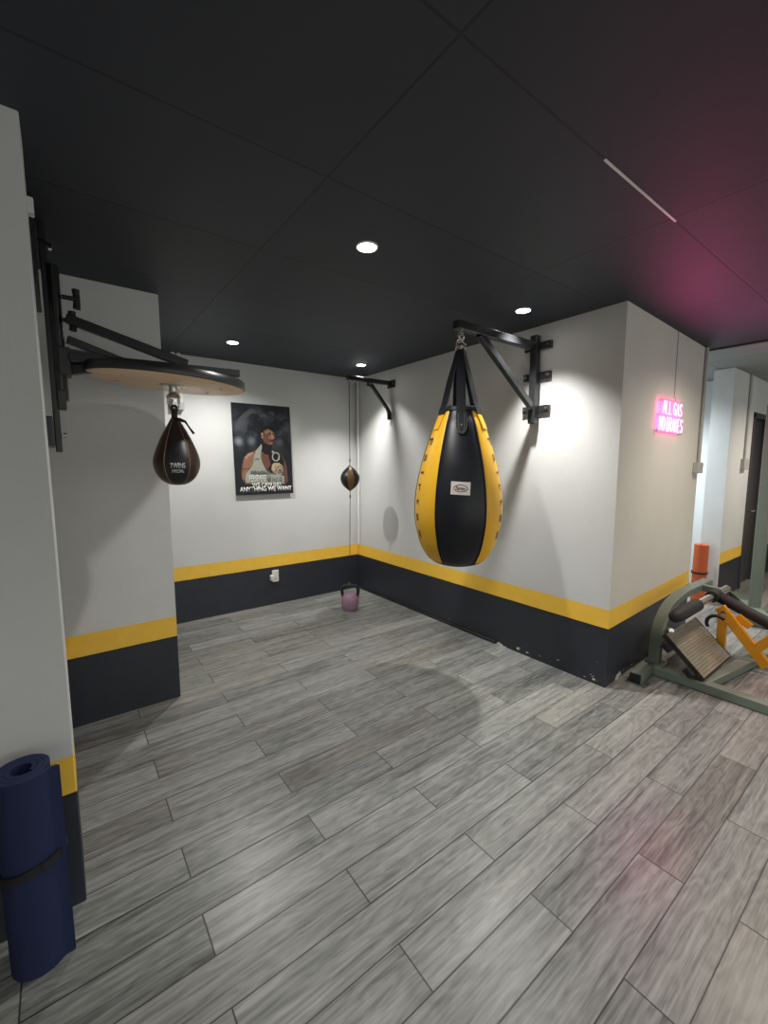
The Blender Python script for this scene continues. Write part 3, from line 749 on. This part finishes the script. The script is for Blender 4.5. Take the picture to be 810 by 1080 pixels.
# clenched fist with knuckle lines
shape([(468,700),(490,682),(540,680),(575,710),(586,760),(575,795),(530,805),(490,785),(462,750)], 'glove')
for kx in (500, 525, 550): shape([(kx,705),(kx+6,705),(kx+10,765),(kx+3,765)], 'chest')
shape(oval(545, 752, 34, 38), 'shade'); shape(oval(545, 752, 28, 32), 'glove'); shape(oval(548, 756, 16, 18), 'chest')
# head turned to the right
shape([(362,400),(366,350),(395,322),(440,312),(485,322),(502,345),(500,380),(480,372),(440,352),(405,360),(388,392),(380,420)], 'hair')
shape([(372,420),(376,385),(392,362),(430,346),(470,364),(496,384),(500,405),(504,432),(490,450),(486,475),(462,500),(425,500),(392,480),(376,450)], 'skindark')
shape([(395,372),(430,350),(468,368),(492,390),(470,400),(430,392),(405,398)], 'skin')
shape([(430,420),(455,405),(470,425),(495,425),(498,440),(470,452),(440,448)], 'skin')
shape([(385,420),(420,415),(435,450),(430,490),(400,480),(380,450)], 'chest')
shape([(435,386),(458,384),(462,395),(438,396)], 'hair'); shape([(474,386),(494,392),(494,400),(474,398)], 'hair')
shape([(464,392),(474,394),(488,432),(466,436)], 'skinlight')
shape([(452,458),(486,456),(488,464),(455,468)], 'shade')
shape([(440,480),(480,478),(470,498),(435,500)], 'skin')
shape([(360,390),(374,384),(382,410),(378,440),(366,436)], 'skinlight'); shape([(364,400),(374,400),(374,425),(368,425)], 'chest')
obj('boxer_picture', fig, mats, poster)
def ptext(s, x0, x1, y0, y1, mat, shear=0.0, bold=0.02):
    (u0, v1), (u1, v0) = crop(x0, y0), crop(x1, y1)
    (_, v1b), (_, v0b) = crop((x0+x1)/2, y0), crop((x0+x1)/2, y1)
    w = (u1-u0); h = (v1b-v0b); uc = (u0+u1)/2; vc = (v0b+v1b)/2
    tb = text_bm(s, bold=bold, shear=shear, width=w, height=abs(h))
    return thicken(tb, lambda a, c_, d: pp(uc+a, vc+c_, 0.0076+d), 0.0002), order.index(mat)
tx = B()
for args in (('AS LONG AS WE', 262, 590, 757, 797, 'dim'), ('PERSEVERE', 243, 405, 806, 872, 'white'), ('AND', 415, 455, 812, 872, 'dim'), ('ENDURE', 468, 576, 812, 874, 'grey'),
             ('WE CAN GET', 268, 566, 880, 916, 'white', 0.0, 0.03), ('ANYTHING WE WANT', 153, 668, 916, 966, 'white', 0.0, 0.03)):
    g_, mi_ = ptext(*args); merge(tx, g_, mi_)
obj('printed_slogan', tx, mats, poster)

# ------------------------------------------------------------------ neon sign
NS = thing('neon_sign', 'glowing pink neon sign reading ALL GAS NO BRAKES on the outer wall', 'neon sign', (3.56, neon_y(3.56), 1.68))
tdir = V((XE-XR, YE-YO, 0)).normalized(); SC0 = V((3.565, neon_y(3.565), 1.795))
def sp(u, v, d): return SC0+tdir*u+V((0, 0, v))+nrm*d
STR = {  # stroke letters on a 1 x 1.6 cell
 'A': [[(0,0),(0.5,1.6),(1,0)], [(0.2,0.55),(0.8,0.55)]], 'L': [[(0,1.6),(0,0),(0.85,0)]],
 'G': [[(0.95,1.3),(0.75,1.55),(0.4,1.6),(0.1,1.3),(0,0.8),(0.1,0.25),(0.4,0),(0.8,0.08),(0.98,0.35),(0.98,0.75),(0.55,0.75)]],
 'S': [[(0.92,1.35),(0.7,1.58),(0.35,1.6),(0.08,1.35),(0.12,1.02),(0.5,0.82),(0.88,0.58),(0.95,0.28),(0.68,0.02),(0.3,0),(0.03,0.25)]],
 'N': [[(0,0),(0,1.6),(0.95,0),(0.95,1.6)]], 'O': [[(0.5,1.6),(0.15,1.4),(0,0.8),(0.15,0.2),(0.5,0),(0.85,0.2),(1,0.8),(0.85,1.4),(0.5,1.6)]],
 'B': [[(0,0),(0,1.6),(0.55,1.6),(0.82,1.4),(0.8,1.05),(0.5,0.86),(0,0.86)], [(0.5,0.86),(0.88,0.65),(0.9,0.25),(0.6,0),(0,0)]],
 'R': [[(0,0),(0,1.6),(0.6,1.6),(0.88,1.35),(0.84,1.0),(0.55,0.82),(0,0.82)], [(0.45,0.82),(0.92,0)]],
 'K': [[(0,0),(0,1.6)], [(0.9,1.6),(0,0.72)], [(0.3,1.0),(0.95,0)]], 'E': [[(0.85,1.6),(0,1.6),(0,0),(0.85,0)], [(0,0.82),(0.7,0.82)]]}
M['neon'] = emit('neon_tube_glow', (1.0, 0.22, 0.52), 4.5)
t = NT('clear_acrylic'); t.n.remove(t.bsdf); out = t.n['Material Output']
tr = t.new('ShaderNodeBsdfTransparent'); tr.inputs[0].default_value = (0.90, 0.86, 0.90, 1)
gl = t.new('ShaderNodeBsdfGlossy'); gl.inputs['Roughness'].default_value = 0.1; gl.inputs[0].default_value = (0.9, 0.9, 0.9, 1)
mxs = t.new('ShaderNodeMixShader'); mxs.inputs[0].default_value = 0.06
t.link(tr.outputs[0], mxs.inputs[1]); t.link(gl.outputs[0], mxs.inputs[2]); t.link(mxs.outputs[0], out.inputs[0]); M['acrylic'] = t.m
bk = B(); extrude_poly(bk, [sp(u, v, 0.012) for u, v in ((-0.225, 0.118), (0.235, 0.118), (0.235, 0.01), (0.262, -0.005), (0.262, -0.125), (-0.270, -0.125), (-0.270, 0.0), (-0.225, 0.02))], nrm*0.004)
obj('backing_panel', bk, M['acrylic'], NS)
def neon_line(s, u0, u1, v0, v1):
    adv = sum(0.55 if ch == ' ' else 1.32 for ch in s)-0.32
    k = (u1-u0)/adv; cur = 0
    for ch in s:
        if ch == ' ': cur += 0.55; continue
        bm = B()
        for st in STR[ch]:
            pts = fillet([sp(u0+(cur+a)*k, v0+(v1-v0)*c_/1.6, 0.024) for a, c_ in st], 0.006, 3)
            sweep(bm, pts, 0.0036, 8)
        obj('neon_letter', bm, M['neon'], NS, smooth=60)
        cur += 1.32
neon_line('ALL GAS', -0.195, 0.205, 0.012, 0.100)
neon_line('NO BRAKES', -0.245, 0.240, -0.108, -0.012)
gl_ = bpy.data.lights.new('sign_glow', 'AREA'); gl_.shape = 'RECTANGLE'; gl_.size = 0.46; gl_.size_y = 0.20; gl_.energy = 5.0; gl_.color = (1.0, 0.10, 0.36)
gl_.energy = 15.0
go_ = bpy.data.objects.new('sign_glow', gl_); COL.objects.link(go_); go_.parent = NS
go_.matrix_world = Matrix.Translation(sp(0, 0, 0.032)) @ Matrix((( tdir.x, 0, -nrm.x), (tdir.y, 0, -nrm.y), (0, 1, 0))).to_4x4()
go_.matrix_parent_inverse = Matrix.Identity(4); go_.location = sp(0, 0, 0.032)-NS.location
for u, v in ((-0.21, 0.10), (0.215, 0.10), (-0.25, -0.11), (0.245, -0.11)):
    obj('stand_off', cyl(B(), sp(u, v, 0.0), sp(u, v, 0.020), 0.007, 12), M['chrome'], NS, smooth=50)
obj('power_cord', sweep(B(), [sp(0.10, 0.115, 0.010), sp(0.085, 0.16, 0.004), sp(0.083, 0.40, 0.003), sp(0.082, ZC-1.798, 0.003)], 0.0022, 6), M['cable'], NS)

gb_ = bpy.data.lights.new('sign_back_glow', 'AREA'); gb_.shape = 'RECTANGLE'; gb_.size = 0.50; gb_.size_y = 0.23; gb_.energy = 1.4; gb_.color = (1.0, 0.07, 0.27)
gb2 = bpy.data.objects.new('sign_back_glow', gb_); COL.objects.link(gb2); gb2.parent = NS
gb2.matrix_world = Matrix.Translation(sp(0, 0, 0.020)-NS.location) @ Matrix(((-tdir.x, 0, nrm.x), (-tdir.y, 0, nrm.y), (0, 1, 0))).to_4x4()

# ------------------------------------------------------------------ electrical bits on the walls
sk = thing('wall_socket', 'white wall socket with plug on the black base of the back wall', 'socket', (1.70, YB, 0.24))
obj('face_plate', box(B(), (1.672, YB-0.018, 0.240), (1.742, YB, 0.362)), M['whiteplastic'], sk, bevel=0.005)
obj('plug', box(B(), (1.646, YB-0.050, 0.262), (1.676, YB-0.002, 0.318)), M['whiteplastic'], sk, bevel=0.006)
obj('switch', box(B(), (1.698, YB-0.022, 0.272), (1.716, YB-0.016, 0.290)), M['greyplastic'], sk, bevel=0.002)
ct = thing('cable_trunking', 'pale twin cable trunking running down from the ceiling behind the speed bag board', 'cable trunking', (0.86, YB, 1.93))
obj('conduit', box(B(), (0.815, YB-0.045, 1.985), (0.848, YB, ZC)), M['whiteplastic'], ct, bevel=0.006)
obj('conduit', box(B(), (0.862, YB-0.045, 1.985), (0.895, YB, ZC)), M['whiteplastic'], ct, bevel=0.006)
obj('end_box', box(B(), (0.808, YB-0.055, 1.925), (0.902, YB, 1.990)), M['greyplastic'], ct, bevel=0.005)
tag(obj('corner_conduit', sweep(B(), [(XR-0.020, YB-0.055, ZT+0.01), (XR-0.020, YB-0.055, ZC-0.002)], 0.013, 14), M['whiteplastic'], smooth=40), 'thin white conduit running down the right wall close to the back corner', 'conduit')
nb = thing('switch_conduit', 'vertical conduit with a small square box at the outer end of the sign wall', 'conduit', (4.30, neon_y(4.30), 1.38))
def np_(x, d, z): q = V((x, neon_y(x), z))+nrm*d; return q
obj('conduit', sweep(B(), [np_(4.335, 0.014, 1.46), np_(4.335, 0.014, ZC-0.002)], 0.013, 14), M['greyplastic'], nb, smooth=40)
obj('junction_box', bar(B(), np_(4.30, 0.022, 1.375), np_(4.30, 0.022, 1.465), 0.12, 0.044, up=nrm), M['greyplastic'], nb, bevel=0.005)
hs = thing('hall_switch', 'small grey switch box with conduit on the wall left of the dark door', 'switch', (5.99, 1.40, 1.40))
obj('switch_box', box(B(), (5.90, 1.362, 1.39), (6.06, 1.40, 1.51)), M['greyplastic'], hs, bevel=0.005)
obj('conduit', sweep(B(), [(5.985, 1.386, 1.50), (5.985, 1.386, ZC-0.002)], 0.013, 12), M['greyplastic'], hs, smooth=40)

# ------------------------------------------------------------------ rolled mats
def spiral_mat(bm, c, R, r0, turns, th, z0, z1, a_end, tail=0.0):
    """spiral sheet standing upright"""
    n = int(turns*44); outer, inner = [], []
    for i in range(n+1):
        u = i/n; a = a_end-(1-u)*turns*2*PI; r = r0+(R-r0)*u
        d = V((math.cos(a), math.sin(a), 0)); p = V((c[0], c[1], 0))
        outer.append(p+d*r); inner.append(p+d*(r-th))
    if tail:
        a = a_end; tdir_ = V((-math.sin(a), math.cos(a), 0))
        for k in (1, 2, 3):
            off = V((math.cos(a), math.sin(a), 0))*0.004*k*k*0.5
            outer.append(outer[n]+tdir_*tail*k/3+off); inner.append(inner[n]+tdir_*tail*k/3+off)
    m = len(outer)
    L = [[bm.verts.new((p.x, p.y, z)) for p in pts] for pts in (outer, inner) for z in (z0, z1)]
    o0, o1, i0, i1 = L
    for k in range(m-1):
        bm.faces.new((o0[k], o0[k+1], o1[k+1], o1[k])); bm.faces.new((i0[k+1], i0[k], i1[k], i1[k+1]))
        bm.faces.new((o1[k], o1[k+1], i1[k+1], i1[k])); bm.faces.new((o0[k+1], o0[k], i0[k], i0[k+1]))
    bm.faces.new((o0[0], o1[0], i1[0], i0[0])); bm.faces.new((o0[-1], i0[-1], i1[-1], o1[-1]))
    return bm
M['bluefoam'] = simple('navy_foam', lin(34, 44, 78), 0.75, 0, 0.12, 60, 0.25, spec=0.3)
M['orangefoam'] = simple('orange_foam', lin(186, 86, 46), 0.7, 0, 0.15, 30, 0.15)
MX, MY = -0.143, 1.508; MR = 0.073
bmth = thing('rolled_exercise_mat', 'navy blue rolled mat with black strap standing against the front left wall', 'exercise mat', (MX, MY, 0))
b = spiral_mat(B(), (MX, MY), MR, 0.032, 3.0, 0.0125, 0.002, 0.598, math.radians(-42), 0.024)
ang = math.atan2(-MY, -MX)
obj('mat_roll', b, M['bluefoam'], bmth, smooth=35)
b = B(); pts = []
for k in range(48):
    a = 2*PI*k/48; r = MR+0.003+(0.006 if -0.9 < ((a-math.radians(-20)+PI) % (2*PI))-PI < 0.5 else 0)
    pts.append((MX+r*math.cos(a), MY+r*math.sin(a), 0.315+0.020*math.sin(a-ang+0.9)))
sweep(b, pts, 1.0, sec=[(-0.0025, -0.011), (0.0025, -0.011), (0.0025, 0.011), (-0.0025, 0.011)], up=(0, 0, 1), closed=True)
obj('carry_strap', b, M['rubber'], bmth, smooth=35)
OX, OY = 5.345, 1.530
om = thing('rolled_foam_mat', 'orange rolled mat with black strap standing at the hall entrance beyond the sign wall', 'exercise mat', (OX, OY, 0))
obj('mat_roll', spiral_mat(B(), (OX, OY), 0.068, 0.03, 3.2, 0.013, 0.002, 0.61, math.radians(-90), 0.0), M['orangefoam'], om, smooth=35)
b = B(); sweep(b, [(OX+0.071*math.cos(2*PI*k/40), OY+0.071*math.sin(2*PI*k/40), 0.31) for k in range(40)], 1.0, sec=[(-0.002, -0.010), (0.002, -0.010), (0.002, 0.010), (-0.002, 0.010)], up=(0, 0, 1), closed=True)
obj('carry_strap', b, M['rubber'], om, smooth=35)

# ------------------------------------------------------------------ exercise machine at the right edge
mc = thing('leg_press_machine', 'grey and yellow exercise machine with ridged metal footplate at the right edge', 'exercise machine', (3.2, 0.85, 0))
obj('base_tube', bar(B(), (3.215, 1.215, 0.032), (3.215, 0.20, 0.032), 0.075, 0.060), M['greysteel'], mc, bevel=0.006)
obj('cross_tube', bar(B(), (3.20, 0.860, 0.034), (4.95, 0.620, 0.034), 0.075, 0.060), M['greysteel'], mc, bevel=0.006)
obj('rear_base_tube', bar(B(), (4.92, 1.05, 0.034), (4.92, 0.25, 0.034), 0.075, 0.060), M['greysteel'], mc, bevel=0.006)
up_ = fillet([(3.245, 1.15, 0.062), (3.262, 1.15, 0.30), (3.385, 1.15, 0.425), (3.62, 1.15, 0.482), (4.24, 1.15, 0.478)], 0.13, 8)
b = B(); sweep(b, up_, 1.0, sec=[(-0.026, -0.035), (0.026, -0.035), (0.026, 0.035), (-0.026, 0.035)], up=(0, 1, 0))
obj('curved_upright', b, M['greysteel'], mc, smooth=40, bevel=0.004)
fp = obj('flange', box(B(), (3.185, 1.08, 0.060), (3.315, 1.215, 0.070)), M['greysteel'], mc, bevel=0.003)
for x_, y_ in ((3.20, 1.20), (3.30, 1.10)): obj('flange_bolt', sweep(B(), [(x_, y_, 0.070), (x_, y_, 0.082)], 0.012, 8), M['chrome'], fp, smooth=40)
# floor foot by the wall
b = B(); bar(b, (2.965, 1.155, 0.036), (3.20, 1.175, 0.036), 0.075, 0.068); ft = obj('stabiliser_foot', b, M['greysteel'], mc, bevel=0.004)
obj('end_plug', bar(B(), (2.955, 1.154, 0.036), (2.968, 1.155, 0.036), 0.066, 0.060), M['rubber'], ft, bevel=0.004)
obj('floor_tab', box(B(), (2.945, 1.085, 0.001), (3.02, 1.120, 0.008)), M['steel'], ft)
# ridged footplate, sloping down toward the viewer's side
P0, P1 = V((3.20, 1.080, 0.300)), V((3.20, 0.848, 0.078)); ex = V((1, 0.0, 0)); W_ = 0.555
dn = (P1-P0).normalized(); Ln = (P1-P0).length; nn = ex.cross(dn); nn = nn if nn.z > 0 else -nn
M['treadplate'] = simple('worn_tread_metal', (0.50, 0.48, 0.40), 0.38, 0.7, 0.25, 14)
M['treaddark'] = simple('tread_edge', (0.035, 0.034, 0.03), 0.45, 0.3)
b = B()
extrude_poly(b, [P0, P0+ex*W_, P1+ex*W_, P1], nn*-0.012)
nr = 17
for i in range(nr):
    c_ = P0+dn*(Ln*(i+0.5)/nr)
    bar(b, c_+ex*0.012+nn*0.003, c_+ex*(W_-0.012)+nn*0.003, Ln/nr*0.55, 0.008, up=nn)
plate = obj('footplate', b, M['treadplate'], mc, bevel=0.0015, seg=1)
b = B(); bar(b, P0-dn*0.004-nn*0.006, P1+dn*0.004-nn*0.006, 0.030, 0.010, up=ex); bar(b, P1-nn*0.008, P1+ex*W_-nn*0.008, 0.008, 0.026, up=nn); bar(b, P0+ex*W_-nn*0.008, P1+ex*W_-nn*0.008, 0.008, 0.026, up=nn)
obj('plate_edge', b, M['treaddark'], plate)
for k in (0.22, 0.78):
    c_ = P0+dn*(Ln*k)-nn*0.030; obj('plate_block', bar(B(), c_-ex*0.010-dn*0.028, c_-ex*0.010+dn*0.028, 0.085, 0.040, up=nn), M['rubber'], plate, bevel=0.004)
obj('plate_stem', bar(B(), P0+ex*0.28+dn*0.16-nn*0.012, (3.48, 0.99, 0.05), 0.05, 0.05), M['greysteel'], mc, bevel=0.004)
obj('adjust_bolt', sweep(B(), [(3.315, 1.10, 0.300), (3.295, 1.075, 0.306)], 0.018, 12), M['chrome'], mc, smooth=40)
# roller bar with foam grip
obj('roller_bar', sweep(B(), [(3.12, 1.0, 0.470), (4.16, 1.0, 0.470)], 0.026, 20), M['chrome'], mc, smooth=40)
obj('foam_roller', sweep(B(), [(3.08, 1.0, 0.470), (3.10, 1.0, 0.470), (3.20, 1.0, 0.470), (3.50, 1.0, 0.470), (3.51, 1.0, 0.470)], [0.012, 0.036, 0.045, 0.042, 0.034], 20), M['rubber'], mc, smooth=50)
obj('roller_collar', sweep(B(), [(3.80, 1.0, 0.470), (3.92, 1.0, 0.470)], 0.042, 20), M['rubber'], mc, smooth=40)
b = B(); bar(b, (4.02, 1.0, 0.47), (4.02, 1.15, 0.478), 0.05, 0.05); obj('roller_mount', b, M['greysteel'], mc, bevel=0.004)
# yellow linkage
def yz(x, y, z): return (x, y, z)
yl = B(); bar(yl, yz(3.80, 0.925, 0.405), yz(3.80, 0.918, 0.055), 0.030, 0.055, up=(0, 1, 0)); obj('yellow_link', yl, M['yellowpaint'], mc, bevel=0.004)
yl = B(); bar(yl, yz(3.80, 0.945, 0.410), yz(3.80, 0.655, 0.060), 0.034, 0.068, up=(0, 1, 1)); yb = obj('yellow_beam', yl, M['yellowpaint'], mc, bevel=0.004)
obj('pivot_bolt', sweep(B(), [(3.780, 0.915, 0.375), (3.768, 0.915, 0.375)], 0.017, 10), M['chrome'], yb, smooth=30)
yl = B(); bar(yl, yz(3.80, 0.715, 0.175), yz(3.80, 0.60, 0.325), 0.034, 0.060, up=(0, 1, 1)); obj('yellow_beam', yl, M['yellowpaint'], mc, bevel=0.004)
yl = B(); bar(yl, yz(3.84, 0.85, 0.36), yz(3.84, 0.77, 0.30), 0.030, 0.050, up=(0, 1, 1)); obj('seat_bracket', yl, M['yellowpaint'], mc, bevel=0.004)
# black padded bar and hose loop
b = B(); sweep(b, [(3.88, 0.985, 0.468), (3.88, 0.975, 0.462), (3.88, 0.62, 0.318), (3.88, 0.48, 0.262)], [0.030, 0.040, 0.040, 0.040], 20); obj('padded_bar', b, M['rubber'], mc, smooth=50)
lp = arc((3.70, 0.93, 0.305), (0, 1, 0), (0, 0, 1), 0.060, -0.6, PI*0.75, 14)
obj('hose_loop', sweep(B(), lp, 0.012, 10), M['rubber'], mc, smooth=180)
# second frame further right, cut by the picture edge
rf = thing('machine_frame', 'grey steel frame with upright post behind the padded bar at the right edge', 'machine frame', (5.3, 1.04, 0))
obj('floor_rail', bar(B(), (5.80, 1.33, 0.035), (4.98, 0.86, 0.035), 0.09, 0.065), M['greysteel'], rf, bevel=0.005)
obj('upright_post', bar(B(), (5.33, 1.055, 0.06), (5.33, 1.055, 2.0), 0.085, 0.085, up=(0, 1, 0)), M['greysteel'], rf, bevel=0.005)
obj('front_foot', bar(B(), (5.30, 1.0, 0.03), (5.70, 0.72, 0.03), 0.08, 0.055), M['greysteel'], rf, bevel=0.005)

# ------------------------------------------------------------------ camera
cd = bpy.data.cameras.new('camera'); co = bpy.data.objects.new('camera', cd); COL.objects.link(co)
rv = V((0.798732890787183, -0.6016851442046086, -0.0008697230761597036))
uv_ = V((0.06713677503001012, 0.08768697021166788, 0.9938831162132034))
fv = V((0.5979284427197955, 0.7939055249200483, -0.11043366736689911))
mt = Matrix((( rv.x, uv_.x, -fv.x, 0), (rv.y, uv_.y, -fv.y, 0), (rv.z, uv_.z, -fv.z, EYE), (0, 0, 0, 1)))
co.matrix_world = mt
cd.sensor_fit = 'HORIZONTAL'; cd.sensor_width = 36.0; cd.lens = 450.42/810*36.0; cd.clip_start = 0.02
SC.camera = co
w = bpy.data.worlds.new('world'); SC.world = w; w.use_nodes = True
w.node_tree.nodes['Background'].inputs[0].default_value = (0.82, 0.83, 0.79, 1)
SC.view_settings.view_transform = 'Standard'
try: SC.view_settings.look = 'None'
except Exception: pass
SC.view_settings.exposure = 0.2; SC.view_settings.gamma = 1.0; SC.view_settings.use_curve_mapping = False
try:
    SC.cycles.use_denoising = True
    SC.cycles.max_bounces = 8; SC.cycles.sample_clamp_indirect = 6.0
except Exception: pass
